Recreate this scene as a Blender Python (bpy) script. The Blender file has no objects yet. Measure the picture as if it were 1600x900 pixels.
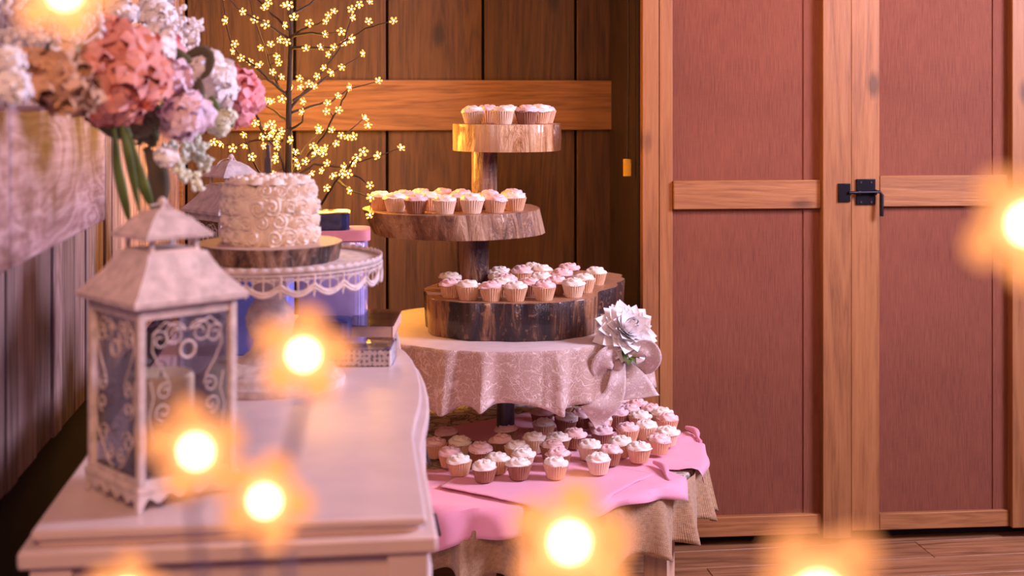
import bpy, bmesh, math, random
from mathutils import Vector, Matrix, Euler, noise
R = random.Random(7)
pi = math.pi; tau = 2*pi
sc = bpy.context.scene
COL = sc.collection

# ------------------------------------------------------------------ camera
F = 2050.0; HY = 150.0; CAMH = 1.32; TH = math.radians(7.25)
CT, ST = math.cos(TH), math.sin(TH)
cam_d = bpy.data.cameras.new('camera'); cam = bpy.data.objects.new('camera', cam_d); COL.objects.link(cam)
cam_d.sensor_width = 36; cam_d.lens = F/1600*36; cam_d.shift_y = -(450-HY)/1600
cam_d.clip_start = 0.05
cam.location = (0, 0, CAMH); cam.rotation_euler = (pi/2, 0, -TH)
cam_d.dof.use_dof = True; cam_d.dof.focus_distance = 3.3; cam_d.dof.aperture_fstop = 4.2
sc.camera = cam
# ------------------------------------------------------------------ light
sc.view_settings.view_transform = 'Standard'; sc.view_settings.look = 'None'
sc.view_settings.gamma = 1; sc.view_settings.use_curve_mapping = False
sc.view_settings.exposure = 0.0
w = bpy.data.worlds.new('world'); sc.world = w; w.use_nodes = True
w.node_tree.nodes['Background'].inputs[0].default_value = (0.44, 0.20, 0.50, 1)
w.node_tree.nodes['Background'].inputs[1].default_value = 0.19
def area(name, loc, aim, size, power, col, sy=None):
    d = bpy.data.lights.new(name, 'AREA'); o = bpy.data.objects.new(name, d); COL.objects.link(o)
    d.energy = power; d.color = col; d.size = size
    if sy: d.shape = 'RECTANGLE'; d.size_y = sy
    o.location = loc
    o.rotation_euler = (Vector(aim)-Vector(loc)).to_track_quat('-Z', 'Y').to_euler()
    return o
area('window_light', (2.75, 2.1, 2.1), (0.2, 2.9, 0.8), 0.8, 132, (0.86, 0.73, 1.0), 1.0)
area('room_lamp', (-0.1, -0.7, 2.5), (0.1, 2.2, 0.8), 0.8, 14, (1.0, 0.50, 0.28))
cl = area('ceiling_lamp', (1.25, 2.2, 2.6), (1.35, 3.75, 1.35), 0.3, 6, (1.0, 0.45, 0.22))
bpy.data.objects['room_lamp'].data.spread = math.radians(95)
cl.data.spread = math.radians(75)

# ------------------------------------------------------------------ helpers
def ray(px, py, D):
    X = (px-800)/F*D
    return Vector((X*CT + D*ST, -X*ST + D*CT, CAMH-(py-HY)/F*D))
def onz(px, py, z): return ray(px, py, (CAMH-z)*F/(py-HY))
def onv(px, py, v):
    X = (px-800)/F
    return ray(px, py, v/(CT-X*ST))
def zat(py, D): return CAMH-(py-HY)/F*D

class MB:
    def __init__(s): s.v=[]; s.f=[]; s.m=[]; s.mi=0
    def add(s, vs, fs):
        b=len(s.v); s.v += [tuple(x) for x in vs]; s.f += [tuple(b+i for i in f) for f in fs]; s.m += [s.mi]*len(fs)
    def box(s, x0,x1,y0,y1,z0,z1, M=None):
        vs=[(x,y,z) for z in (z0,z1) for y in (y0,y1) for x in (x0,x1)]
        if M: vs=[M@Vector(p) for p in vs]
        s.add(vs,[(0,2,3,1),(4,5,7,6),(0,1,5,4),(2,6,7,3),(0,4,6,2),(1,3,7,5)])
    def lathe(s, prof, n=32, c=(0,0,0), wob=None, caps=True):
        vs=[]
        for k,(r,z) in enumerate(prof):
            for i in range(n):
                a=tau*i/n; rr=r if not wob else wob(r,z,a)
                vs.append((c[0]+rr*math.cos(a), c[1]+rr*math.sin(a), c[2]+z))
        fs=[]
        for k in range(len(prof)-1):
            for i in range(n):
                j=(i+1)%n; fs.append((k*n+i,k*n+j,(k+1)*n+j,(k+1)*n+i))
        if caps:
            fs.append(tuple(range(n-1,-1,-1))); fs.append(tuple((len(prof)-1)*n+i for i in range(n)))
        s.add(vs,fs)
    def tube(s, pts, rad, n=6, caps=True):
        pts=[Vector(p) for p in pts]
        if not isinstance(rad,(list,tuple)): rad=[rad]*len(pts)
        vs=[]; up=None
        for i,p in enumerate(pts):
            t=(pts[min(i+1,len(pts)-1)]-pts[max(i-1,0)])
            if t.length<1e-9: t=Vector((0,0,1))
            t.normalize()
            if up is None: up=t.orthogonal().normalized()
            up=(up-t*up.dot(t))
            if up.length<1e-6: up=t.orthogonal()
            up.normalize(); b=t.cross(up)
            for k in range(n):
                a=tau*k/n; vs.append(p+(up*math.cos(a)+b*math.sin(a))*rad[i])
        fs=[]
        for i in range(len(pts)-1):
            for k in range(n):
                j=(k+1)%n; fs.append((i*n+k,i*n+j,(i+1)*n+j,(i+1)*n+k))
        if caps: fs += [tuple(range(n-1,-1,-1)), tuple((len(pts)-1)*n+k for k in range(n))]
        s.add(vs,fs)
    def uvgrid(s, me, nu, nv, su, sv):
        uv=me.uv_layers.new(name='UVMap')
        for p in me.polygons:
            ids=[me.loops[l].vertex_index for l in p.loop_indices]; us_=[i%nu for i in ids]; wrap=(max(us_)-min(us_))>nu/2
            for l,i in zip(p.loop_indices,ids):
                u_=i%nu
                if wrap and u_==0: u_=nu
                uv.data[l].uv=(u_/nu*su,(i//nu)/(nv-1)*sv)
    def grid(s, fn, nu, nv, closeu=False):
        vs=[fn(i/(nu if closeu else nu-1), j/(nv-1)) for j in range(nv) for i in range(nu)]
        fs=[]
        for j in range(nv-1):
            for i in range(nu if closeu else nu-1):
                k=(i+1)%nu; fs.append((j*nu+i,j*nu+k,(j+1)*nu+k,(j+1)*nu+i))
        s.add(vs,fs)
    def prism(s, poly, z0, z1):
        n=len(poly); s.add([(x,y,z0) for x,y in poly]+[(x,y,z1) for x,y in poly],
            [tuple(range(n-1,-1,-1)),tuple(range(n,2*n))]+[(i,(i+1)%n,n+(i+1)%n,n+i) for i in range(n)])
    def mesh(s, name, mats, smooth=True):
        me=bpy.data.meshes.new(name); me.from_pydata(s.v,[],s.f); me.update()
        for m in (mats if isinstance(mats,(list,tuple)) else [mats]): me.materials.append(m)
        me.polygons.foreach_set('material_index', s.m)
        bm=bmesh.new(); bm.from_mesh(me); bmesh.ops.recalc_face_normals(bm, faces=bm.faces); bm.to_mesh(me); bm.free()
        if smooth:
            me.polygons.foreach_set('use_smooth',[True]*len(me.polygons))
            try: me.set_sharp_from_angle(angle=math.radians(38))
            except Exception: pass
        return me
    def build(s, name, mats, parent=None, loc=(0,0,0), rot=(0,0,0), smooth=True, bev=0):
        return put(name, s.mesh(name, mats, smooth), parent, loc, rot, bev)
def put(name, me, parent=None, loc=(0,0,0), rot=(0,0,0), bev=0):
    o=bpy.data.objects.new(name, me); COL.objects.link(o); o.location=loc; o.rotation_euler=rot
    if parent: o.parent=parent
    if bev:
        b=o.modifiers.new('bevel','BEVEL'); b.width=bev; b.segments=2; b.limit_method='ANGLE'
    return o
def tag(o,label,cat,group=None,kind=None):
    o['label']=label
    if cat: o['category']=cat
    if group: o['group']=group
    if kind: o['kind']=kind
    return o
def thing(name,label,cat,loc=(0,0,0),rz=0,group=None):
    o=bpy.data.objects.new(name,None); COL.objects.link(o); o.location=loc; o.rotation_euler=(0,0,rz)
    o.empty_display_size=.05
    return tag(o,label,cat,group)
def struct(o): o['kind']='structure'; return o
def sep(name):
    o=bpy.data.objects.new(name,None); COL.objects.link(o); return struct(o)
def solidify(o,t,off=0):
    m=o.modifiers.new('thick','SOLIDIFY'); m.thickness=t; m.offset=off; return o

# ------------------------------------------------------------------ materials
class N:
    def __init__(s,name):
        s.mat=bpy.data.materials.new(name); s.mat.use_nodes=True; s.t=s.mat.node_tree
        s.b=s.t.nodes['Principled BSDF']; s.out=s.t.nodes['Material Output']
    def n(s,typ,**kw):
        x=s.t.nodes.new(typ)
        for k,v in kw.items():
            if k.startswith('_'): setattr(x,k[1:],v)
            else:
                x.inputs[k.replace('0x','')].default_value=v
        return x
    def l(s,a,b): s.t.links.new(a,b)
    def math(s,op,a,b=None,clamp=False):
        x=s.t.nodes.new('ShaderNodeMath'); x.operation=op; x.use_clamp=clamp
        for i,q in enumerate((a,b)):
            if q is None: continue
            if isinstance(q,(int,float)): x.inputs[i].default_value=q
            else: s.l(q,x.inputs[i])
        return x.outputs[0]
    def ramp(s,fac,stops):
        x=s.t.nodes.new('ShaderNodeValToRGB'); s.l(fac,x.inputs[0]); e=x.color_ramp.elements
        while len(e)<len(stops): e.new(.5)
        for q,(p,c) in zip(e,stops): q.position=p; q.color=(*c,1) if len(c)==3 else c
        return x.outputs[0]
    def mix(s,fac,a,b,mode='MIX'):
        x=s.t.nodes.new('ShaderNodeMix'); x.data_type='RGBA'; x.blend_type=mode
        for i,q in ((0,fac),(6,a),(7,b)):
            if isinstance(q,(int,float)): x.inputs[i].default_value=q
            elif isinstance(q,tuple): x.inputs[i].default_value=(*q,1)
            else: s.l(q,x.inputs[i])
        return x.outputs[2]
    def coord(s,scale=(1,1,1),rnd=True,src='Object'):
        tc=s.t.nodes.new('ShaderNodeTexCoord'); mp=s.t.nodes.new('ShaderNodeMapping')
        mp.inputs['Scale'].default_value=scale; o=tc.outputs[src]
        if rnd:
            oi=s.t.nodes.new('ShaderNodeObjectInfo'); va=s.t.nodes.new('ShaderNodeVectorMath'); va.operation='ADD'
            s.l(o,va.inputs[0]); s.l(s.math('MULTIPLY',oi.outputs['Random'],13.7),va.inputs[1]); o=va.outputs[0]
        s.l(o,mp.inputs[0]); return mp.outputs[0]
    def noise(s,vec,scale,detail=4,rough=.55,dist=0):
        x=s.t.nodes.new('ShaderNodeTexNoise'); s.l(vec,x.inputs['Vector']); x.inputs['Scale'].default_value=scale
        x.inputs['Detail'].default_value=detail; x.inputs['Roughness'].default_value=rough; x.inputs['Distortion'].default_value=dist
        return x.outputs['Fac']
    def vor(s,vec,scale,feat='F1',rnd=1):
        x=s.t.nodes.new('ShaderNodeTexVoronoi'); x.feature=feat; s.l(vec,x.inputs['Vector']); x.inputs['Scale'].default_value=scale
        x.inputs['Randomness'].default_value=rnd
        return x.outputs['Distance']
    def bump(s,h,strength=.3,dist=.005):
        x=s.t.nodes.new('ShaderNodeBump'); s.l(h,x.inputs['Height']); x.inputs['Strength'].default_value=strength; x.inputs['Distance'].default_value=dist
        s.l(x.outputs[0],s.b.inputs['Normal'])
    def col(s,c):
        if isinstance(c,tuple): s.b.inputs['Base Color'].default_value=(*c,1)
        else: s.l(c,s.b.inputs['Base Color'])
    def set(s,**kw):
        for k,v in kw.items(): s.b.inputs[k.replace('_',' ')].default_value=v
        return s
def plain(name,c,rough=.5,metal=0,var=.12,scale=30,bump=0,**kw):
    m=N(name); v=m.coord(rnd=True); nz=m.noise(v,scale,3)
    d=tuple(x*(1-var) for x in c); e=tuple(min(1,x*(1+var)) for x in c)
    m.col(m.ramp(nz,[(.3,d),(.7,e)])); m.set(Roughness=rough,Metallic=metal,**kw)
    if bump: m.bump(nz,bump,.003)
    return m.mat
def wood(name,dark,mid,light,axis='z',scale=1.0,rough=.6,knots=True,bump=.35,var=.35,coat=0,contrast=1.0):
    m=N(name); st={'x':(.07,1,1),'y':(1,.07,1),'z':(1,1,.07)}[axis]
    v=m.coord(tuple(q*scale for q in st)) if not name.startswith('mantel') else m.coord((.8,.25,.7)); v2=m.coord(tuple(q*scale*4 for q in st))
    big=m.noise(v,7,4,.6,.9); fine=m.noise(v2,26,5,.65,.3)
    wv=m.math('FRACT',m.math('MULTIPLY',big,9.0*contrast))
    ring=m.math('ABSOLUTE',m.math('SUBTRACT',wv,.5))
    h=m.math('ADD',m.math('MULTIPLY',ring,.55),m.math('MULTIPLY',fine,.75))
    c=m.ramp(h,[(.2,dark),(.5,mid),(.85,light)])
    if knots:
        kst={'x':(.55,1,1),'y':(1,.55,1),'z':(1,1,.55)}[axis]
        kv=m.coord(tuple(q*scale for q in kst)); kd=m.math('ADD',m.vor(kv,4.5),m.math('MULTIPLY',fine,.08))
        kk=m.ramp(kd,[(.10,(0,0,0)),(.17,(1,1,1))])
        c=m.mix(m.math('SUBTRACT',1.0,kk),c,m.mix(.75,c,tuple(q*.35 for q in dark)))
    oi=m.t.nodes.new('ShaderNodeObjectInfo')
    br=m.math('ADD',m.math('MULTIPLY',oi.outputs['Random'],var),1-var/2)
    hs=m.t.nodes.new('ShaderNodeHueSaturation'); m.l(c,hs.inputs['Color']); m.l(br,hs.inputs['Value'])
    m.col(hs.outputs[0]); m.set(Roughness=rough)
    if coat: m.set(Coat_Weight=coat,Coat_Roughness=.15)
    m.bump(h,bump,.004)
    return m.mat
def fabric(name,c1,c2,scale=400,bump=.4,rough=.9,sheen=.3,trans=0):
    m=N(name); v=m.coord(rnd=False,src='UV')
    def wv(d):
        x=m.t.nodes.new('ShaderNodeTexWave'); x.bands_direction=d; m.l(v,x.inputs['Vector']); x.inputs['Scale'].default_value=scale/tau; x.inputs['Distortion'].default_value=1.2; x.inputs['Detail'].default_value=1; x.inputs['Detail Scale'].default_value=.15
        return x.outputs['Fac']
    h=m.math('MAXIMUM',wv('X'),wv('Y'))
    nz=m.noise(v,scale/7,3); h2=m.math('ADD',m.math('MULTIPLY',h,.55),m.math('MULTIPLY',nz,.55))
    m.col(m.ramp(h2,[(.3,c1),(.85,c2)])); m.set(Roughness=rough,Sheen_Weight=sheen); m.bump(h2,bump,.002)
    return m.mat
def lace(name,base,thread,sc_=1.0):
    m=N(name); v=m.coord((1,1,1),rnd=False,src='UV')
    a1=m.noise(v,34*sc_,2,.5,.6); a2=m.noise(v,60*sc_,2,.5,.3); f1=m.vor(v,24*sc_); fl=m.noise(v,130*sc_,2)
    vine=m.ramp(m.math('ABSOLUTE',m.math('SUBTRACT',a1,.5)),[(.006,(1,1,1)),(.022,(0,0,0))])
    vine2=m.ramp(m.math('ABSOLUTE',m.math('SUBTRACT',a2,.5)),[(.006,(.7,)*3),(.022,(0,0,0))])
    b=m.ramp(m.math('ADD',f1,m.math('MULTIPLY',fl,.3)),[(.34,(.85,)*3),(.44,(0,0,0))])
    mesh=m.ramp(m.vor(v,260*sc_,'DISTANCE_TO_EDGE'),[(.04,(.35,)*3),(.14,(.08,)*3)])
    fac=m.math('MAXIMUM',m.math('MAXIMUM',vine,vine2),m.math('MAXIMUM',b,mesh))
    m.col(m.mix(fac,base,thread)); m.set(Roughness=.75,Sheen_Weight=.3); m.bump(fac,.4,.0015)
    return m.mat
def bark(name,dark,mid,light,coat=.45,sx=1.0):
    m=N(name); v=m.coord((1,1,.18),rnd=True)
    a=m.noise(v,22*sx,6,.7,1.2); b=m.noise(v,6*sx,3,.5,.5); v3=m.coord((1,1,1)); p=m.noise(v3,55,3)
    h=m.math('ADD',m.math('MULTIPLY',a,.6),m.math('MULTIPLY',b,.6))
    c=m.ramp(h,[(.50,dark),(.60,mid),(.70,light)])
    sp=m.ramp(p,[(.60,(0,0,0)),(.66,(1,1,1))])
    m.col(m.mix(m.math('MULTIPLY',sp,.45),c,light)); m.set(Roughness=.38,Coat_Weight=coat,Coat_Roughness=.12)
    m.bump(m.math('ADD',a,m.math('MULTIPLY',p,.2)),1.0,.012)
    return m.mat
def emis(name,c,s):
    m=N(name); m.col((0.7,.38,.15)); m.b.inputs['Emission Color'].default_value=(*c,1); m.b.inputs['Emission Strength'].default_value=s
    return m.mat
def clear(name,tint=(1,1,1),gl=.06,rough=.03):
    m=N(name); t=m.t; tr=t.nodes.new('ShaderNodeBsdfTransparent'); g=t.nodes.new('ShaderNodeBsdfGlossy'); mx=t.nodes.new('ShaderNodeMixShader')
    tr.inputs[0].default_value=(*tint,1); g.inputs['Roughness'].default_value=rough
    lw=t.nodes.new('ShaderNodeLayerWeight'); lw.inputs[0].default_value=.25
    m.l(m.math('ADD',m.math('MULTIPLY',lw.outputs['Fresnel'],.8),gl,True),mx.inputs[0]); m.l(tr.outputs[0],mx.inputs[1]); m.l(g.outputs[0],mx.inputs[2])
    m.l(mx.outputs[0],m.out.inputs[0]); return m.mat

M={}
M['plank']=wood('dark_barn_plank',(.026,.009,.004),(.074,.030,.008),(.12,.052,.016),'z',1.0,.62,var=.3)
M['rail']=wood('barn_rail',(.10,.042,.014),(.24,.105,.034),(.34,.16,.055),'x',1.0,.6,var=.05)
M['grey_plank']=wood('reclaimed_plank',(.10,.055,.050),(.30,.19,.18),(.50,.38,.37),'z',1.1,.75,var=.75,contrast=1.3)
M['mantel']=wood('mantel_wood',(.15,.06,.06),(.40,.24,.25),(.62,.46,.48),'y',.9,.55,var=.1,contrast=1.3)
M['frame_v']=wood('pine_stile',(.16,.060,.020),(.28,.115,.038),(.35,.16,.056),'z',1.0,.55,var=.16,contrast=.6)
M['frame_h']=wood('pine_rail',(.19,.070,.024),(.31,.13,.043),(.39,.18,.064),'x',1.1,.6,var=.1)
M['floor']=wood('floor_board',(.10,.04,.02),(.26,.12,.055),(.38,.19,.09),'x',.8,.4,knots=True,var=.25)
M['post']=wood('old_post',(.015,.008,.006),(.035,.017,.010),(.05,.026,.015),'z',1,.6)
M['dark']=plain('dark_recess',(.012,.006,.014),.9)
m=N('woven_panel'); v=m.coord((480,480,16),False); v2=m.coord((1,1,1),False); a=m.noise(v,1,3); b=m.noise(v2,3,3); c=m.noise(m.coord((30,30,260),False),1,2)
h=m.math('ADD',m.math('ADD',m.math('MULTIPLY',a,.85),m.math('MULTIPLY',b,.42)),m.math('MULTIPLY',c,.10))
m.col(m.ramp(h,[(.40,(.105,.026,.014)),(.98,(.235,.074,.036))])); m.set(Roughness=.85); m.bump(a,.3,.002); M['panel']=m.mat
M['cream']=plain('cream_paint',(.74,.60,.58),.33,var=.05,scale=14)
M['black']=plain('black_iron',(.012,.010,.016),.4,.7)
M['white_metal']=plain('whitewashed_metal',(.66,.56,.54),.6,var=.22,scale=60,bump=.3)
M['glass']=clear('lantern_glass',(.96,.95,.99),.05)
M['plastic']=clear('clear_plastic',(.93,.93,1),.10,.08)
M['candle']=plain('candle_wax',(.80,.68,.42),.5,var=.06,Subsurface_Weight=.2)
M['bark1']=bark('pale_bark',(.15,.055,.02),(.46,.21,.07),(.74,.48,.28))
M['bark2']=bark('brown_bark',(.055,.025,.018),(.26,.13,.075),(.50,.32,.20))
M['bark3']=bark('dark_bark',(.012,.007,.010),(.05,.022,.018),(.34,.16,.07))
M['barkc']=bark('stripy_bark',(.030,.014,.012),(.20,.10,.06),(.46,.28,.18),.2,2.6)
M['slice']=wood('slice_face',(.22,.11,.06),(.38,.20,.11),(.48,.28,.17),'z',2,.45,False,var=.1)
M['slice_pale']=wood('pale_slice_face',(.52,.36,.25),(.66,.48,.36),(.72,.56,.44),'z',2,.5,False,var=.05)
M['cloth']=plain('table_cloth',(.60,.50,.50),.85,var=.06)
M['lace']=lace('lace_over_burlap',(.42,.27,.21),(.72,.60,.58))
M['bowlace']=lace('lace_ribbon',(.54,.41,.39),(.82,.74,.76),2.0)
M['burlap']=fabric('burlap',(.12,.055,.025),(.66,.41,.23),950,.9)
M['pink']=fabric('pink_cotton',(.76,.30,.44),(.86,.38,.52),2200,.1)
M['pine_leg']=wood('pine_leg',(.42,.25,.15),(.60,.38,.25),(.68,.46,.32),'z',1,.55,False,var=.1)
M['steel']=plain('dark_steel',(.10,.09,.12),.35,.8)
M['toile']=None
m=N('toile_print'); v=m.coord((1,1,1),False); a=m.noise(v,9,6,.7,2.0); b=m.ramp(a,[(.44,(.52,.45,.36)),(.50,(.07,.05,.04)),(.56,(.56,.50,.42))]); m.col(b); m.set(Roughness=.7); M['toile']=m.mat
def pleat(name,c1,c2):
    m=N(name); v=m.coord((1,1,.3),False); nz=m.noise(v,90,3); m.col(m.ramp(nz,[(.3,c1),(.7,c2)])); m.set(Roughness=.65,Subsurface_Weight=.08); return m.mat
M['wrap_tan']=pleat('tan_paper',(.58,.33,.19),(.72,.46,.30)); M['wrap_brown']=pleat('brown_paper',(.24,.095,.055),(.36,.17,.10)); M['wrap_pale']=pleat('pale_paper',(.70,.50,.36),(.80,.62,.48))
M['ic_w']=plain('cream_icing',(.92,.82,.74),.5,var=.05,Subsurface_Weight=.15); M['ic_p']=plain('pink_icing',(.88,.60,.60),.5,var=.06,Subsurface_Weight=.15)
M['ic_c']=plain('cake_icing',(.88,.76,.66),.5,var=.05,Subsurface_Weight=.1)
M['twig']=plain('brown_twig',(.035,.018,.012),.7)
M['petal_l']=emis('lit_petal',(1,.40,.08),1.5); M['led']=emis('led_core',(1,.66,.26),24)
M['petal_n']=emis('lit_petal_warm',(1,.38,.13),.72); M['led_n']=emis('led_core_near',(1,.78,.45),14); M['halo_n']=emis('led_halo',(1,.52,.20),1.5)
M['near_twig']=plain('near_twig',(.34,.29,.40),.5); M['socket']=plain('led_socket',(.35,.33,.5),.4)
M['coral']=plain('coral_petal',(.95,.36,.30),.6,var=.30,scale=22,Subsurface_Weight=.1); M['pinkp']=plain('pink_petal',(.92,.36,.40),.6,var=.15,scale=14,Subsurface_Weight=.1)
M['whitep']=plain('white_petal',(.92,.90,.92),.6,var=.04,Subsurface_Weight=.25,Subsurface_Radius=(.02,.02,.02)); M['blush']=plain('blush_petal',(.86,.66,.76),.6,var=.1,Subsurface_Weight=.1)
M['creamp']=plain('cream_green_petal',(.76,.80,.62),.6,var=.1); M['leaf']=plain('dull_green_leaf',(.12,.14,.06),.7,var=.3); M['leaf2']=plain('fresh_green_leaf',(.09,.15,.03),.6,var=.3)
M['filler']=plain('grey_green_filler',(.24,.24,.15),.8,var=.4); M['beige']=plain('beige_ribbon',(.60,.36,.22),.8,var=.1); M['olive']=fabric('olive_ribbon',(.10,.085,.05),(.20,.17,.10),900,.4)
M['navy']=plain('navy_paper',(.02,.028,.13),.5,var=.4,scale=50,bump=.3); M['pinkpack']=plain('pink_paper',(.72,.28,.34),.6,var=.1)
M['lilac']=plain('lilac_plastic',(.50,.44,.92),.22,var=.12,scale=20,Coat_Weight=.5)
M['blue']=plain('blue_plastic',(.20,.26,.86),.25,var=.12,scale=20,Coat_Weight=.5)
M['kraft']=plain('kraft_card',(.70,.46,.34),.7,var=.08); M['yellow']=plain('yellow_tag',(.75,.45,.03),.6)
m=N('damask'); v=m.coord((1,1,1),False); e=m.vor(v,110,'SMOOTH_F1',.3); q=m.noise(v,260,4,.6,1.5)
h=m.math('ADD',m.math('MULTIPLY',e,.8),m.math('MULTIPLY',q,.7)); m.col(m.ramp(h,[(.54,(.10,.09,.14)),(.62,(.72,.66,.66))])); m.set(Roughness=.5); M['damask']=m.mat
M['lilac_top']=plain('violet_lid',(.22,.15,.26),.3,Coat_Weight=.6)

# ------------------------------------------------------------------ setting
f=sep('floor')
fw=.135; y=.4; k=0
while y<4.3:
    x=-1.2+(-.9 if k%2 else -.3)
    while x<3.2:
        L=1.3+.5*R.random(); b=MB(); b.box(-L/2,L/2,-fw/2+.0015,fw/2-.0015,-.02,0)
        b.build('floor_board',M['floor'],f,(x+L/2,y,0),bev=.0015); x+=L+.002
    y+=fw; k+=1
WBV=4.25; WLU=-.52
wb=sep('wall_back')
edges=[290,460,605,755,900,1003]
us=[onv(p,150,WBV).x for p in edges]; us=[us[0]-.34,us[0]]+us[1:-1]+[us[-1]+.02]
for a,b_ in zip(us[:-1],us[1:]):
    b=MB(); w_=b_-a; b.box(-w_/2+.004,w_/2-.004,0,.022,-1.25,1.25); o=b.build('plank',M['plank'],wb,((a+b_)/2,WBV+.004*R.random(),1.25),bev=.003)
b=MB(); b.box(us[0],us[-1],WBV+.035,WBV+.05,0,2.5); b.build('backing',M['dark'],wb)
rt,rb=zat(125,4.23),zat(204,4.23); b=MB(); hw=(us[-1]-us[0])/2; b.box(-hw,hw,-.012,.012,(rb-rt)/2,(rt-rb)/2)
b.build('rail_board',M['rail'],wb,((us[0]+us[-1])/2,WBV-.013,(rt+rb)/2),bev=.003)
b=MB(); b.box(-hw,hw,-.012,.012,-.08,.08); b.build('rail_board',M['rail'],wb,((us[0]+us[-1])/2,WBV-.013,.18),bev=.003)
# corner post seen at the left end
wt=onv(292,0,WBV).x
o=MB(); o.box(-.09,0,-.05,.0,0,2.5); struct(o.build('trim_1',M['rail'],None,(wt-.005,WBV-.002,0),bev=.004))
# left wall of reclaimed boards
wl=sep('wall_left'); v=.6; zb=.71
while v<WBV-.1:
    w_=R.choice([.07,.10,.12,.14]); w_=min(w_,WBV-.06-v)
    b=MB(); b.box(-.012,.012,-w_/2+.002,w_/2-.002,-(2.5-zb)/2,(2.5-zb)/2)
    b.build('wall_board',M['grey_plank'],wl,(WLU-.012+.008*R.random(),v+w_/2,(2.5+zb)/2),bev=.002); v+=w_
b=MB(); b.box(WLU-.10,WLU-.03,.3,WBV,0,2.5); b.build('backing',M['dark'],wl)
# return wall beside the doors
du0,dv0=onz(1050,855,0).xy; du1,dv1=onz(1600,838,0).xy
da=math.atan2(dv1-dv0,du1-du0); dd=Vector((math.cos(da),math.sin(da)))
def door_t(px):   # distance along the door line from its origin for image column px
    X=(px-800)/F; r=Vector((X*CT+ST,-X*ST+CT))
    o=Vector((du0,dv0)); den=r.x*dd.y-r.y*dd.x
    return (o.y*r.x-o.x*r.y)/(-den) if False else (r.y*o.x-r.x*o.y)/den
ds=F/ (Vector((du0,dv0)).dot(Vector((ST,CT))))
p0=Vector((du0,dv0))+dd*door_t(1003)
b=MB(); b.box(0,.05,0,WBV-p0.y+.02,0,2.5); struct(b.build('wall_right',M['post'],None,(p0.x+.006,p0.y+.04,0)))
def dz(py,px=1300):
    q=Vector((du0,dv0))+dd*door_t(px); return zat(py,q.dot(Vector((ST,CT))))
def door(name,xs,handle=True):
    root=bpy.data.objects.new(name,None); COL.objects.link(root); struct(root)
    root.location=(du0,dv0,0); root.rotation_euler=(0,0,da); return root
def bar(root,nm,px0,px1,z0,z1,y0,y1,mat,bev=.002):
    t0,t1=door_t(px0),door_t(px1); b=MB(); b.box(-(t1-t0)/2,(t1-t0)/2,y0,y1,-(z1-z0)/2,(z1-z0)/2)
    return b.build(nm,mat,root,((t0+t1)/2,0,(z0+z1)/2),bev=bev)
ZT=2.45
# y: negative is towards the camera
d1=door('door_1',None)
bar(d1,'stile',1004,1029.5,.035,ZT,-.0,.04,M['frame_v']); bar(d1,'stile',1030.5,1051,.035,ZT,-.0,.04,M['frame_v'])
bar(d1,'stile',1281,1325,.02,ZT,-.028,.02,M['frame_v'])
bar(d1,'rail',1051.5,1280.5,dz(325),dz(281),-.012,.02,M['frame_h']); bar(d1,'rail',1056,1280.5,.03,dz(808,1055),-.014,.02,M['frame_h'])
bar(d1,'panel',1051,1281,.06,ZT,.006,.014,M['panel'],0); bar(d1,'panel_strip',1256,1281,.06,ZT,.002,.008,M['panel'],0)
d2=door('door_2',None)
bar(d2,'stile',1328,1372,.035,ZT,-.012,.02,M['frame_v']); bar(d2,'stile',1575,1640,.035,ZT,-.028,.02,M['frame_v'])
bar(d2,'rail',1373,1574,dz(322,1450),dz(274,1450),-.010,.02,M['frame_h']); bar(d2,'rail',1372.5,1574,.035,dz(799,1450),-.011,.02,M['frame_h'])
bar(d2,'panel',1373,1575,.06,ZT,.006,.014,M['panel'],0); bar(d2,'panel_strip',1552,1575,.06,ZT,.002,.008,M['panel'],0)
b=MB(); t0,t1=door_t(1003),door_t(1700); b.box(t0,t1,.045,.07,0,2.5); q=b.build('wall_front',M['dark'],None,(du0,dv0,0),(0,0,da)); q.name='wall_doors'; struct(q)
# latch
zl=dz(300); lat=thing('door_latch','black iron slide bolt latch joining the two doors','latch',tuple((Vector((du0,dv0))+dd*door_t(1327)).to_3d()+Vector((0,0,zl))),da)
s_=1/515
b=MB(); b.box(-23*s_,-4*s_,-.034,-.028,-14*s_,14*s_); b.build('keeper_plate',M['black'],lat,bev=.0015)
b=MB(); b.box(8*s_,38*s_,-.018,-.012,-19*s_,20*s_); b.build('bolt_plate',M['black'],lat,bev=.0015)
b=MB(); b.tube([(-8*s_,-.038,0),(0,-.032,0),(10*s_,-.03,0),(42*s_,-.03,1*s_),(45*s_,-.032,-4*s_),(44*s_,-.034,-36*s_)],[.0045]*4+[.006,.006],10); b.build('bolt',M['black'],lat)
for x in (10.5,35.5):
    b=MB(); b.tube([((x-2)*s_,-.026,0),((x+2)*s_,-.026,0)],.0085,10); b.build('bolt_guide',M['black'],lat)
for x in (15,31):
    for z in (-15,15): b=MB(); b.lathe([(.0035,0),(.003,.0015)],10); b.build('screw',M['steel'],lat,(x*s_,-.0185,z*s_),(pi/2,0,0))
# wire and tag on return wall
wp=ray(980,262,(p0.x-.022)/((980-800)/F*CT+ST)); wi=thing('wall_wire','thin hanging cord with small yellow tag beside the door post','cord',tuple(wp))
b=MB(); b.tube([(0,0,1.0),(.004,0,.3),(0,0,.02)],.003,6); b.build('wire',M['twig'],wi)
b=MB(); b.box(-.012,.012,-.004,.004,-.026,.026); b.build('tag',M['yellow'],wi,bev=.002)

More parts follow.
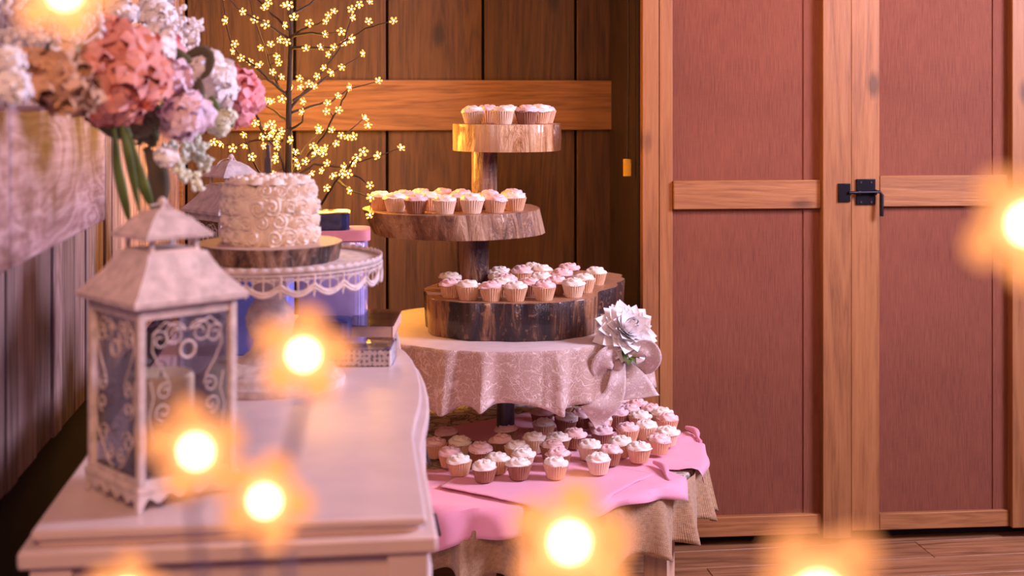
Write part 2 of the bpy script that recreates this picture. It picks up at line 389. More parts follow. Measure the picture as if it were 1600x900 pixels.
# ------------------------------------------------------------------ mantel
me=thing('mantel_shelf','thick weathered wooden mantel beam on the left wall carrying the flowers','mantel',(0,0,0))
z0,z1=1.112,1.304
for a_,b2 in ((.35,1.63),(1.634,2.26)):
    b=MB(); b.box(-.06,.06,-(b2-a_)/2,(b2-a_)/2,-(z1-z0)/2,(z1-z0)/2); b.build('beam',M['mantel'],me,(-.457,(a_+b2)/2,(z0+z1)/2),bev=.004)

# ------------------------------------------------------------------ dresser
ZD=.8384
edge=[(667,806),(663,780),(655,733),(648,690),(646.5,680),(651,655),(656.5,635),(659,618),(658,600),(653,579),(645,562),(634,549),(619,538),(615,512),(609,488)]
ep=[onz(a_,b2,ZD).xy for a_,b2 in edge]
print('dresser edge',[tuple(round(c,3) for c in p) for p in ep])
uL=onz(47,831,ZD).x; v0=onz(47,831,ZD).y; v1=ep[-1].y
sm=[]
for i,p in enumerate(ep): sm.append(p)
ep[0]=Vector((ep[0].x,v0))
def outline(off,l=0):
    pts=[(uL-off,v0-off),(uL-off+0,v1+off)]; r=[]
    for i,p in enumerate(ep):
        y_=p.y-(off if i==0 else 0)+(off if i==len(ep)-1 else 0); r.append((p.x+off,y_))
    return [(uL-off,v0-off)]+r+[(uL-off,v1+off)]
dr=thing('dresser','cream painted sideboard with serpentine front holding cake and lantern','dresser',(0,0,0))
b=MB(); b.prism(outline(0),ZD-.012,ZD); b.build('top',M['cream'],dr,bev=.004)
b=MB(); b.prism(outline(-.006),ZD-.020,ZD-.011); b.prism(outline(.012),ZD-.040,ZD-.019); b.build('top_moulding',M['cream'],dr,bev=.005)
b=MB(); b.prism(outline(-.008),.10,ZD-.039); b.build('body',M['cream'],dr)
xr=ep[0].x
for (x0,x1) in ((uL,uL+.045),(xr-.045,xr+.002)):
    b=MB(); b.box(x0,x1,v0-.004,v0+.02,.06,ZD-.04); b.build('corner_stile',M['cream'],dr,bev=.002)
for (za,zb_) in ((.10,.16),):
    b=MB(); b.box(uL+.045,xr-.045,v0-.002,v0+.02,za,zb_); b.build('end_rail',M['cream'],dr,bev=.002)
for (x,y_) in ((uL+.03,v0+.03),(xr-.03,v0+.03),(uL+.03,v1-.03),(xr-.03,v1-.03)):
    b=MB(); b.box(-.025,.025,-.025,.025,0,.11); b.build('leg',M['cream'],dr,(x,y_,0),bev=.004)
def curve_u(v_):
    for a_,b2 in zip(ep[:-1],ep[1:]):
        if a_.y<=v_<=b2.y: t=(v_-a_.y)/max(1e-6,b2.y-a_.y); return a_.x+(b2.x-a_.x)*t
    return ep[-1].x
vs3=[v0+.03, ep[4].y-.01, ep[4].y+.02, ep[12].y-.01, ep[12].y+.01, v1-.02]
for c_ in range(3):
    for r_ in range(3):
        za=.14+r_*.215; zc=za+.20; va,vb=vs3[2*c_],vs3[2*c_+1]
        b=MB(); b.grid(lambda s,t: (curve_u(va+(vb-va)*s)+.001,va+(vb-va)*s,za+(zc-za)*t),14,2); dw=b.build('drawer',M['cream'],dr); solidify(dw,.012)
        for q in ((.5,) if c_!=1 else (.2,.8)):
            vm=va+(vb-va)*q; um=curve_u(vm)+.006
            b=MB(); b.tube([(um,vm-.03,(za+zc)/2),(um+.02,vm-.03,(za+zc)/2-.004),(um+.024,vm-.015,(za+zc)/2-.02),(um+.024,vm+.015,(za+zc)/2-.02),(um+.02,vm+.03,(za+zc)/2-.004),(um,vm+.03,(za+zc)/2)],.003,8)
            h=b.build('pull',M['steel'],dw)

# ------------------------------------------------------------------ lanterns
def scroll(cx,cz,r0,turns,start,dirn,n=26):
    return [(cx+r0*(1-.75*i/n)*math.cos(start+dirn*turns*tau*i/n), cz+r0*(1-.75*i/n)*math.sin(start+dirn*turns*tau*i/n)) for i in range(n+1)]
def lantern(loc,rz,label):
    t=thing('lantern',label,'lantern',loc,rz,'pair of whitewashed lanterns')
    W=.061
    # base with scalloped skirt
    b=MB(); b.box(-.068,.068,-.068,.068,.022,.030); b.build('base_plate',M['white_metal'],t,bev=.002)
    for k in range(4):
        prof=[]; n=28
        for i in range(n+1):
            s=-1+2*i/n; a_=abs(s); hgt=.001 if a_>.93 else (.013+.004*math.cos(a_*5*pi) if a_<.85 else .012*(1-(a_-.85)/.08)+.001)
            prof.append((s*.067,max(0,hgt)))
        poly=prof+[(.067,.024),(-.067,.024)]
        b=MB(); vs=[(x,-.067,z) for x,z in poly]+[(x,-.063,z) for x,z in poly]; m_=len(poly)
        fs=[]
        for i in range(n): # strips to keep it concave-safe
            a0,a1=i,i+1
            xs0,xs1=prof[a0][0],prof[a1][0]
        b=MB()
        for i in range(n):
            (xa,za),(xb,zb_)=prof[i],prof[i+1]
            b.add([(xa,-.067,za),(xb,-.067,zb_),(xb,-.067,.024),(xa,-.067,.024),(xa,-.063,za),(xb,-.063,zb_),(xb,-.063,.024),(xa,-.063,.024)],[(0,1,2,3),(7,6,5,4),(0,4,5,1)])
        b.build('base_skirt',M['white_metal'],t,rot=(0,0,k*pi/2))
    for k in range(4):
        a_=k*pi/2
        b=MB(); b.box(-W-.004,-W+.005,-W-.004,-W+.005,.03,.236); b.build('corner_post',M['white_metal'],t,rot=(0,0,a_),bev=.001)
        b=MB(); b.box(-W+.005,W-.005,-W-.002,-W+.003,.222,.236); b.build('frame_rail',M['white_metal'],t,rot=(0,0,a_)); b=MB(); b.box(-W+.005,W-.005,-W-.002,-W+.003,.03,.036); b.build('frame_rail',M['white_metal'],t,rot=(0,0,a_))
        b=MB(); b.box(-W+.005,W-.005,-W+.004,-W+.0055,.034,.225); b.build('glass_pane',M['glass'],t,rot=(0,0,a_),smooth=False)
        b=MB(); Y=-W
        def cur(pts,r=.0010): b.tube([(x,Y,z) for x,z in pts],r,5)
        for s in (-1,1):
            cur([(s*x,z) for x,z in scroll(.017,.201,.015,1.5,pi*.9,-1)])
            cur([(s*x,z) for x,z in scroll(.036,.196,.012,1.3,pi*.2,1)])
            cur([(s*x,z) for x,z in [(.002,.205),(.030,.217),(.044,.205),(.046,.185),(.036,.165),(.026,.150),(.022,.138)]])
            cur([(s*x,z) for x,z in scroll(.030,.136,.010,1.2,pi*.6,-1)])
            cur([(s*x,z) for x,z in scroll(.032,.113,.011,1.2,-pi*.5,1)])
            cur([(s*x,z) for x,z in [(.048,.15),(.044,.13),(.05,.11),(.046,.08),(.030,.062),(.020,.048),(.006,.040)]])
            cur([(s*x,z) for x,z in scroll(.030,.076,.013,1.3,pi*.9,-1)])
            cur([(s*x,z) for x,z in scroll(.014,.056,.010,1.2,pi*.3,1)])
        cur([(.010*math.cos(q*tau/16),.182+.010*math.sin(q*tau/16)) for q in range(17)],.0018)
        b.build('scrollwork',M['white_metal'],t,rot=(0,0,a_))
    # main roof: concave pyramid frustum
    prof=[(.075,.237),(.076,.243),(.073,.246),(.064,.256),(.052,.270),(.043,.285),(.039,.294)]
    def sq(prof):
        b=MB(); vs=[]
        for r,z in prof: vs+=[(-r,-r,z),(r,-r,z),(r,r,z),(-r,r,z)]
        fs=[(3,2,1,0),tuple(len(vs)-4+i for i in range(4))]
        for k in range(len(prof)-1):
            for i in range(4): j=(i+1)%4; fs.append((k*4+i,k*4+j,k*4+4+j,k*4+4+i))
        b.add(vs,fs); return b
    sq(prof).build('roof',M['white_metal'],t,smooth=False)
    for k in range(4):
        b=MB(); b.box(-.032,-.027,-.032,-.027,.294,.312); b.build('cupola_post',M['white_metal'],t,rot=(0,0,k*pi/2))
    sq([(.033,.294),(.033,.297)]).build('cupola_floor',M['white_metal'],t,smooth=False)
    sq([(.044,.311),(.045,.315),(.042,.317),(.033,.326),(.026,.334),(.014,.342),(.005,.345)]).build('cupola_roof',M['white_metal'],t,smooth=False)
    b=MB(); b.lathe([(.006,.342),(.003,.347),(.004,.349),(.006,.353),(.004,.357),(.001,.359)],12); b.build('finial',M['white_metal'],t)
    b=MB(); b.tube([(.006*math.cos(q),0,.352+.006*math.sin(q)) for q in [0]]+[(.0+.030*math.cos(a_),.012,.325+.024*math.sin(a_)) for a_ in [pi*k/10 for k in range(11)]],.0012,5); b.build('handle',M['white_metal'],t)
    return t
c=onz(222,806,ZD); fwd=Vector((ST,CT,0)); rgt=Vector((CT,-ST,0))
lc=c+fwd*.094+rgt*(-.002); rzl=math.radians(43.5)-TH
near=lantern((lc.x,lc.y,ZD),rzl,'large whitewashed metal lantern with ivory candle at dresser near end')
cd=MB(); cd.lathe([(.039,0),(.040,.002),(.040,.110),(.036,.114),(.020,.110),(.003,.108)],32)
cn=tag(cd.build('candle',M['candle'],None,(lc.x-.002,lc.y+.002,ZD+.0305)),'thick ivory pillar candle standing inside the near lantern','candle')
b=MB(); b.tube([(0,0,.107),(.001,0,.118)],.001,5); b.build('wick',M['black'],cn)
rp=ray(361,300,2.78)
lantern((rp.x,rp.y,ZD),rzl,'smaller looking whitewashed lantern behind the cake at dresser far end')

# ------------------------------------------------------------------ cake stand, slab, cake
cp=ray(422,400,2.2); cx,cy=cp.x,cp.y
st=thing('cake_stand','distressed white pedestal cake stand with pierced lace rim on the dresser','cake stand',(cx,cy,ZD))
b=MB(); b.lathe([(.124,0),(.126,.006),(.124,.013),(.116,.016),(.112,.022),(.108,.027),(.085,.033),(.060,.040)],56); b.build('foot',M['white_metal'],st)
b=MB(); b.lathe([(.06,.039),(.045,.046),(.034,.056),(.028,.066),(.027,.074),(.034,.084),(.040,.098),(.041,.112),(.036,.126),(.028,.136),(.025,.143),(.030,.148),(.033,.153),(.028,.158),(.026,.170),(.030,.184),(.045,.196),(.06,.20)],40); b.build('stem',M['white_metal'],st)
b=MB(); b.lathe([(.05,.199),(.184,.200),(.185,.207),(.183,.208),(.02,.2075)],72); b.build('plate',M['white_metal'],st)
def rimx(a_,z,r=.186): return (r*math.cos(a_),r*math.sin(a_),z)
NS=22
b=MB(); b.grid(lambda s,t: rimx(s*tau,.2065+ (.007+.0035*abs(math.sin(s*NS*3*pi)))*t,.1865),NS*18,2,True); solidify(b.build('beaded_edge',M['white_metal'],st),.0015)
b=MB()
b.tube([rimx(tau*i/96,.204) for i in range(97)],.0018,6); b.tube([rimx(tau*i/96,.198) for i in range(97)],.0012,6)
for k in range(NS):
    a0=tau*k/NS; w_=tau/NS
    b.tube([rimx(a0+w_*i/10,.190-.014*math.sin(pi*i/10)) for i in range(11)],.0030,5)
    b.tube([rimx(a0+w_*i/10,.184-.012*math.sin(pi*i/10)) for i in range(11)],.0026,5)
    b.tube([rimx(a0+w_*(.5+.32*math.cos(q)),.188+.009*math.sin(q)) for q in [tau*i/12 for i in range(13)]],.0013,5)
    b.tube([rimx(a0,.204),rimx(a0,.176)],.0022,5)
    b.tube([rimx(a0+w_*.5,.204),rimx(a0+w_*.5,.180)],.0014,5)
    for q in (.2,.5,.8): b.tube([rimx(a0+w_*q+.01*math.cos(z_),.197+.004*math.sin(z_)) for z_ in [tau*i/8 for i in range(9)]],.001,4)
    b.add([rimx(a0-.04,.186),rimx(a0+.04,.186),rimx(a0+.012,.176),rimx(a0,.167),rimx(a0-.012,.176)],[(0,1,2,3,4)])
b.build('lace_rim',M['white_metal'],st)
def slab(name,mats,poly_r,h,parent,loc,n=72,seed=0,taper=0.0,rot=0,shear=0):
    b=MB(); rr=[]
    for i in range(n):
        a_=tau*i/n; q=Vector((math.cos(a_)*1.6+seed,math.sin(a_)*1.6,seed)); rr.append(poly_r(a_)*(1+.035*noise.noise(q)+.014*noise.noise(q*5)+.008*noise.noise(q*17)))
    zs=[0,.02,.5,.98,1]; sc_=[.995,1,1.0,1,.995]
    vs=[]
    for z,s in zip(zs,sc_):
        for i in range(n):
            a_=tau*i/n; s2=s*(1+taper*(z-.5))*(1+.006*noise.noise(Vector((i*1.7,z*3,seed)))); vs.append((rr[i]*s2*math.cos(a_)+shear*(1-z),rr[i]*s2*math.sin(a_),z*h))
    fs=[]
    for k in range(4):
        for i in range(n): j=(i+1)%n; fs.append((k*n+i,k*n+j,(k+1)*n+j,(k+1)*n+i))
    b.add(vs,fs); b.mi=1; b.add([vs[i] for i in range(4*n,5*n)],[tuple(range(n))]); b.add([vs[i] for i in range(n)],[tuple(range(n-1,-1,-1))])
    return b.build(name,mats,parent,loc,(0,0,rot))
s1=slab('wood_slab',[M['barkc'],M['slice_pale']],lambda a_:.119,.029,None,(cx,cy,ZD+.2082),seed=3,taper=.05)
tag(s1,'round bark-edged wood slice under the rosette cake','wood slice')
ck=thing('cake','small round cream cake covered in piped icing rosettes','cake',(cx,cy,ZD+.2375))
def wobc(r,z,a_): return r*(1+.01*math.sin(a_*9+z*200))
b=MB(); b.lathe([(.070,0),(.072,.01),(.072,.080),(.064,.093),(.05,.100),(.005,.102)],40,wob=wobc); b.build('cake_body',M['ic_c'],ck)
def rosette_mesh(seed,r=.0195):
    b=MB(); na,nr=26,11
    def fn(s,t):
        a_=s*tau; rr=t*r; ph=a_*1.0-t*2.6*tau
        z=.011*(1-t**2.4)+.0036*math.cos(ph)*min(1,t*4)*(1-t**6)+.0006*math.sin(a_*7+seed)
        q=rr*(1+.06*math.sin(3*a_+seed)); return (q*math.cos(a_),q*math.sin(a_),z)
    b.grid(fn,na,nr,True); return b.mesh('rosette',M['ic_c'])
ros=[rosette_mesh(k) for k in range(3)]
for row in range(4):
    n_=17; zz=.013+row*.0245
    for k in range(n_):
        a_=tau*(k+(row%2)*.5+.25*R.uniform(-1,1))/n_; rad=.0700 if row<3 else .066
        o=put('rosette',R.choice(ros),ck); d=Vector((math.cos(a_),math.sin(a_),.0 if row<3 else .35))
        Q=d.to_track_quat('Z','Y')@Euler((0,0,R.random()*tau)).to_quaternion()
        o.rotation_mode='QUATERNION'; o.rotation_quaternion=Q; o.location=(rad*math.cos(a_),rad*math.sin(a_),zz+R.uniform(-.002,.002)); o.scale=(R.uniform(.9,1.1),)*3
for rad,n_ in ((.056,12),(.03,6),(0,1)):
    for k in range(n_):
        a_=tau*k/n_+.2; o=put('rosette',R.choice(ros),ck,(rad*math.cos(a_),rad*math.sin(a_),.0985 if rad>.05 else .101),(R.uniform(-.1,.1),R.uniform(-.1,.1),R.random()*6),0); o.scale=(.95,)*3
tp=ray(419,277,2.2); b=MB(); b.box(-.0035,.0035,-.0035,.0035,-.012,.058); b.box(-.0055,.0055,-.0045,.0045,.01,.036)
tag(b.build('cake_topper',M['steel'],None,(tp.x,tp.y,ZD+.2375+.105),bev=.001),'slim dark upright topper pushed into top of the cake','cake topper')

# ------------------------------------------------------------------ packages behind the stand
def rbox(w_,d_,h_,ribs=0,amp=.0,n=64):
    b=MB()
    def cross(s,z):
        a_=s*tau; ca,sa=math.cos(a_),math.sin(a_); e=.28
        x=w_/2*math.copysign(abs(ca)**e,ca); y_=d_/2*math.copysign(abs(sa)**e,sa); k=1+amp*math.sin(a_*ribs)
        return (x*k,y_*k,z)
    vs=[]; lv=[(.96,0),(1,.03*h_),(1,.5*h_),(1,.97*h_),(.96,h_)]
    for s,z in lv: vs+=[tuple(q*(s if i<2 else 1) for i,q in enumerate(cross(i_/n,z))) for i_ in range(n)]
    fs=[tuple(range(n-1,-1,-1)),tuple(4*n+i for i in range(n))]
    for k in range(4):
        for i in range(n): j=(i+1)%n; fs.append((k*n+i,k*n+j,(k+1)*n+j,(k+1)*n+i))
    b.add(vs,fs); return b
def boxat(px,py,z,w_,d_,h_,name,mat,label,cat,rz=0,back=None,ribs=0,amp=0,**kw):
    p=onz(px,py,z); p=p+fwd*(d_/2)
    o=rbox(w_,d_,h_,ribs,amp).build(name,mat,None,(p.x,p.y,z),(0,0,rz-TH)); tag(o,label,cat); return o
c1=boxat(516,514,ZD,.138,.10,.180,'plastic_tub',M['lilac'],'tall lilac translucent tub under pink and navy napkin packs','tub',ribs=30,amp=.008)
p=c1.location; pk=rbox(.150,.115,.022).build('napkin_pack',M['pinkpack'],None,(p.x+.002,p.y,ZD+.181)); tag(pk,'flat pink napkin pack lying on the tall lilac tub','napkins')
pk=rbox(.115,.10,.032,7,.008).build('napkin_pack',M['navy'],None,(p.x-.025,p.y,ZD+.204)); tag(pk,'navy blue wrapped napkin pack topmost on the lilac tub','napkins'); b=rbox(.119,.104,.036,9,.01); b.build('wrapper',M['plastic'],pk,(0,0,-.001))
c2=boxat(404,556,ZD,.105,.10,.145,'plastic_tub',M['blue'],'blue translucent tub behind stem of the cake stand','tub',ribs=30,amp=.008)
pk=boxat(500,546,ZD,.105,.075,.052,'napkin_pack',M['navy'],'crumpled navy blue napkin bundle on dresser beside the cutlery tray','napkins',ribs=9,amp=.015)
# cutlery tray
p=onz(578,531,ZD); tr=thing('cutlery_tray','low kraft cardboard tray with dividers under clear plastic on the dresser','tray',(p.x,p.y,ZD),-TH)
b=MB(); b.box(-.045,.045,0,.20,0,.003); b.box(-.045,.045,0,.003,0,.026); b.box(-.045,.045,.197,.2,0,.026); b.box(-.045,-.042,0,.2,0,.026); b.box(.042,.045,0,.2,0,.026); b.build('tray_box',M['kraft'],tr)
for y_ in (.07,.13): b=MB(); b.box(-.042,.042,y_,y_+.02,.003,.024); b.build('divider',M['kraft'],tr)
b=MB(); b.box(-.047,.047,-.002,.202,.027,.0285); b.build('clear_lid',M['plastic'],tr)
# damask box
p=onz(556,574,ZD)+fwd*.05; db=thing('gift_box','damask patterned box wrapped in shiny clear film near dresser edge','box',(p.x,p.y,ZD),-TH)
b=MB(); b.box(-.062,.062,-.045,.045,0,.029); b.build('box_side',M['damask'],db,bev=.002)
b=MB(); b.box(-.0605,.0605,-.0435,.0435,.029,.0315); b.build('lid',M['lilac_top'],db,bev=.001)
rbox(.131,.097,.036,14,.006).build('clear_film',M['plastic'],db,(0,0,0))

# ------------------------------------------------------------------ two level table
TC=ray(790,700,3.417); tx,ty=TC.x,TC.y; UC=ray(790,515,3.47); ux,uy=UC.x,UC.y
ZL=.403; ZU=.712; RL=.50; RU=.358
tb=thing('display_table','round two level wooden display table with dark steel post and square legs','table',(tx,ty,0))
b=MB(); b.lathe([(RL-.004,ZL-.022),(RL,ZL-.018),(RL,ZL-.004),(RL-.003,ZL)],80); b.build('lower_top',M['toile'],tb)
b=MB(); b.lathe([(.0235,ZL),(.0235,ZU-.022)],24); b.build('post',M['steel'],tb,(0,0,0))
b=MB(); b.lathe([(RU-.004,ZU-.024),(RU,ZU-.02),(RU,ZU-.005),(RU-.004,ZU-.002)],72); b.build('upper_top',M['pine_leg'],tb,(ux-tx,uy-ty,0))
def legp(px,D): q=ray(px,500,D); return (q.x-tx,q.y-ty)
for (lx,ly),rz in ((legp(752,3.08),.1),(legp(1030,3.17),-.55),(legp(560,3.6),.3),(legp(868,3.70),.1)):
    b=MB(); b.box(-.030,.030,-.030,.030,0,ZL-.022); b.build('leg',M['pine_leg'],tb,(lx,ly,0),(0,0,rz),bev=.002)
# skirts
def skirt(name,mat,cx_,cy_,R0,ztop,hgt,nf,amp,seed,th,label,cat,lip=.0):
    def fn(s,t):
        a_=s*tau; ph=a_*nf+1.1*math.sin(a_*5+seed)+.7*math.sin(a_*11+seed*2)
        sn=math.sin(ph+.5*t); w_=amp*(.22+.78*t)*(math.copysign(abs(sn)**.7,sn)*.85+.35*math.sin(2*ph+seed))
        r=R0+.006+w_*1.0+amp*.35*t; da_=.02*t*math.cos(ph)
        hh=hgt*(1+.06*math.sin(a_*7+seed)+.06*math.sin(ph))
        return (cx_+r*math.cos(a_+da_),cy_+r*math.sin(a_+da_),ztop-hh*t)
    b=MB(); b.grid(fn,620,14,True); o=b.build(name,mat); b.uvgrid(o.data,620,14,tau*R0,hgt); solidify(o,th); tag(o,label,cat); return o
skirt('burlap_skirt',M['burlap'],tx,ty,RL+.005,ZL-.002,.145,26,.027,1.3,.002,'ruffled brown burlap skirt hanging from lower tabletop edge','table skirt')
skirt('lace_skirt',M['lace'],ux,uy,RU+.004,ZU+.003,.138,17,.020,4.2,.002,'pleated lace over burlap skirt around the upper tabletop','table skirt')
b=MB(); b.lathe([(RU+.007,ZU-.004),(RU+.008,ZU+.001),(RU+.004,ZU+.004),(RU-.1,ZU+.004)],80); tag(b.build('tablecloth',M['cloth'],None,(ux,uy,0)),'plain pale cloth covering the upper tabletop under bark slice','tablecloth')
# napkins
def napkin(cx_,cy_,side,rot,dz_,label,seed,foldamp=.004):
    n=34; ca,sa=math.cos(rot),math.sin(rot)
    def fn(s,t):
        x=(s-.5)*side; y_=(t-.5)*side; wob=.006*noise.noise(Vector((x*9+seed,y_*9,seed)))
        X=cx_+x*ca-y_*sa; Y=cy_+x*sa+y_*ca; r=math.hypot(X,Y); Rr=RL+.008
        z=ZL+.001+dz_+max(0,foldamp*noise.noise(Vector((x*14,y_*14,seed*3))))
        if r>Rr:
            e=r-Rr; k=(Rr+.020+.012*math.sin(math.atan2(Y,X)*26+seed)*min(1,e*30)+dz_)*(1-math.exp(-e*80))+Rr*math.exp(-e*80); X*=k/r; Y*=k/r; z-=max(0,e-.006)
        return (tx+X,ty+Y,z+wob*.3)
    b=MB(); b.grid(fn,n,n); o=b.build('napkin',M['pink']); b.uvgrid(o.data,n,n,side,side); solidify(o,.0012,1)
    tag(o,label,'cloth',group='pink cloths on the lower tabletop'); return o
napkin(.12,.14,.40,.5,.0,'pink cloth lying flat at back of lower tabletop under cupcakes',1)
napkin(-.20,-.375,.37,-.06,.003,'pink cloth nearest the dresser with straight hem hanging in front',2)
napkin(.325,-.075,.36,-.20,.005,'pink cloth spilling over the right end of lower tabletop',5,.010)
napkin(.165,-.305,.37,.46,.008,'pink cloth with wavy hem over the right front edge',4,.006)
napkin(.06,-.335,.37,.85,.011,'pink cloth whose pointed corner hangs down at the front',3)
a_=onz(1070,700,ZL)
def roll(px0,py0,px1,py1,label):
    A=onz(px0,py0,ZL+.02); B=onz(px1,py1,ZL+.01); b=MB(); n=14; pts=[]; rad=[]
    for i in range(n+1):
        t=i/n; q=A.lerp(B,t); q.z+=.004*math.sin(t*pi); pts.append(q+rgt*.008*math.sin(t*5)); rad.append(.004+.005*math.sin(pi*min(1,t*1.2+.05)))
    b.tube(pts,rad,10); return tag(b.build('cloth_roll',M['pink']),label,'cloth')
roll(1072,668,1100,690,'rolled pink cloth fold at the far right table edge')
roll(1022,722,1052,752,'rolled pink cloth fold at the right front table edge')

# ------------------------------------------------------------------ bark tower
tw=thing('cupcake_tower','three tier stand of glossy bark log slices on round wood posts','cupcake stand',(ux,uy,0))
# tier 3 outline from footprint
zt3=ZU+.099; poly=[(668,456),(676,466),(720,472),(790,474),(860,473),(905,468),(935,455),(962,443),(971,434),(966,428),(930,424),(830,420),(740,428),(690,440)]
pp=[onz(a_,b2,zt3).xy for a_,b2 in poly]
cc=sum(pp,Vector((0,0)))/len(pp)
import bisect
ang=sorted(((math.atan2(p.y-cc.y,p.x-cc.x)%tau,(p-cc).length) for p in pp))
def r3(a_):
    a_%=tau; L=[(ang[-1][0]-tau,ang[-1][1])]+ang+[(ang[0][0]+tau,ang[0][1])]
    for (x0,y0),(x1,y1) in zip(L[:-1],L[1:]):
        if x0<=a_<=x1: t=(a_-x0)/(x1-x0+1e-9); t=t*t*(3-2*t); return y0+(y1-y0)*t
    return ang[0][1]
L3=slab('log_slice',[M['bark3'],M['slice']],r3,.094,tw,(cc.x-ux,cc.y-uy,ZU+.005),200,1.5,.02)
zt2=zat(334,3.27); C2=ray(705,330,3.45)
slab('log_slice',[M['bark2'],M['slice']],lambda a_:.228,.064,tw,(C2.x-ux,C2.y-uy,zt2-.064),160,8.2,.03,shear=.022)
zt1=zat(195,3.30); C1=ray(793,200,3.45)
slab('log_slice',[M['bark1'],M['slice']],lambda a_:.143,.070,tw,(C1.x-ux,C1.y-uy,zt1-.070),130,5.7,.0)
q=ray(739,400,3.50); slab('wood_post',[M['bark3'],M['slice']],lambda a_:.043,zt2-.064-zt3,tw,(q.x-ux,q.y-uy,zt3),32,2.2)
q3=q; q=ray(757,270,3.50); slab('wood_post',[M['bark2'],M['slice']],lambda a_:.034,zt1-.07-zt2,tw,(q.x-ux,q.y-uy,zt2),32,6.2); q2=q

# ------------------------------------------------------------------ cupcakes
def wrapper_mesh(mat):
    b=MB(); n=60
    def wb(r,z,a_): return r*(1+(.036 if round(a_/tau*n)%2 else -.036)*min(1,.4+z*30))
    b.lathe([(.0205,0),(.0215,.001),(.0255,.017),(.0300,.034)],n,wob=wb); return b.mesh('wrapper',mat,False)
def icing_mesh(mat,seed):
    b=MB(); n=36; rings=12; rr=random.Random(seed); o1=rr.random()*6; lean=(rr.uniform(-.003,.003),rr.uniform(-.003,.003)); hh=rr.uniform(.016,.021)
    def fn(s,t):
        a_=s*tau; base=.0325*(1-t)**.62 if t<1 else 0
        sw=math.sin(6*a_+o1+t*9); ph=a_+t*2.3*tau+o1
        r=base*(1+.055*sw)+.0020*math.cos(ph); z=.030+hh*(1-(1-t)**1.9)*1.0+.0026*math.sin(ph)*(1-t*.5)+.0012*sw
        if t==0: r=.027; z=.031
        return (r*math.cos(a_)+lean[0]*t,r*math.sin(a_)+lean[1]*t,z+.0012*noise.noise(Vector((a_,t*4,seed))))
    b.grid(fn,n,rings,True); return b.mesh('icing',mat)
WR={'t':wrapper_mesh(M['wrap_tan']),'b':wrapper_mesh(M['wrap_brown']),'l':wrapper_mesh(M['wrap_pale'])}
IC={'w':[icing_mesh(M['ic_w'],k) for k in range(5)],'p':[icing_mesh(M['ic_p'],k+9) for k in range(5)]}
ORD=['first','second','third','fourth','fifth','sixth','seventh','eighth','ninth','tenth','eleventh','twelfth']
def relax(ps,md,obst,inside):
    for it in range(160):
        for i in range(len(ps)):
            for j in range(i):
                d=ps[i]-ps[j]; L=d.length or 1e-4
                if L<md: k=d*((md-L)/L*.5); k=fwd.xy*k.dot(fwd.xy)*1.0+rgt.xy*k.dot(rgt.xy)*.6; ps[i]=ps[i]+k; ps[j]=ps[j]-k
            for (o_,r_) in obst:
                d=ps[i]-o_; L=d.length or 1e-4
                if L<r_: ps[i]=o_+d*(r_/L)
            ps[i]=inside(ps[i])
    return ps
def cups(items,z,where,grp,obst,inside,rows,md=.0615):
    ps=relax([it[0] for it in items],md,obst,inside)
    idx=sorted(range(len(ps)),key=lambda i: ps[i].dot(fwd.xy)); per=math.ceil(len(ps)/len(rows))
    lab={}
    for r_,nm in enumerate(rows):
        ch=sorted(idx[r_*per:(r_+1)*per],key=lambda i: ps[i].dot(rgt.xy)/ps[i].dot(fwd.xy))
        for k,i in enumerate(ch): lab[i]=(nm,ORD[k])
    for i,p in enumerate(ps):
        _,wr,ic=items[i]; nm,od=lab[i]
        icn={'w':'cream','p':'pink'}[ic]; wn={'t':'tan','b':'brown','l':'pale'}[wr]
        t=thing('cupcake',f'{icn} iced cupcake in {wn} wrapper {where}, {od} from left in {nm} row','cupcake',(p.x,p.y,z),R.random()*tau,grp)
        put('wrapper',WR[wr],t); put('icing',R.choice(IC[ic]),t,rot=(R.uniform(-.04,.04),R.uniform(-.04,.04),R.random()*6)); s=R.uniform(.96,1.03); t.scale=(s,s,s)
def disc(c_,r_):
    def f_(p):
        d=p-c_; return c_+d*(r_/d.length) if d.length>r_ else p
    return f_
def xy(px,D): return ray(px,300,D).xy
T1=[(739,3.40,'l','w'),(766,3.50,'t','p'),(788,3.36,'l','w'),(821,3.37,'b','p'),(843,3.43,'t','w'),(857,3.50,'t','p'),(800,3.53,'t','w'),(826,3.55,'t','p')]
cups([(xy(a_,D),w_,i_) for a_,D,w_,i_ in T1],zt1,'on top slice','cupcakes on the top bark slice',[],disc(C1.xy,.108),['front','back'])
T2=[(594,3.38,'t','w'),(618,3.33,'l','w'),(648,3.27,'b','p'),(695,3.265,'l','w'),(738,3.28,'l','w'),(773,3.30,'t','p'),(809,3.35,'t','w'),(632,3.43,'t','p'),(663,3.47,'t','w'),(690,3.46,'t','p'),(719,3.43,'t','p'),(765,3.40,'b','p'),(801,3.45,'t','p'),(672,3.36,'t','w'),(716,3.36,'b','p')]
cups([(xy(a_,D),w_,i_) for a_,D,w_,i_ in T2],zt2,'on middle slice','cupcakes on the middle bark slice',[(q2.xy,.069)],disc(C2.xy,.192),['front','back'])
T3=[(690,468,'t','p'),(721,470,'t','w'),(763,470,'t','p'),(804,470,'t','w'),(850,469,'t','p'),(896,464,'l','w'),(912,457,'t','w'),(931,445,'t','w'),(703,455,'b','w'),(768,450,'t','w'),(787,444,'t','w'),(808,444,'t','p'),(790,457,'b','p'),(832,436,'b','w'),(846,441,'t','w'),(846,455,'t','w'),(889,437,'b','p'),(878,450,'b','p'),(784,463,'t','w'),(828,462,'b','p'),(868,460,'b','p')]
def in3(p):
    d=p-cc; r_=r3(math.atan2(d.y,d.x))*.96-.028; return cc+d*(r_/d.length) if d.length>r_ else p
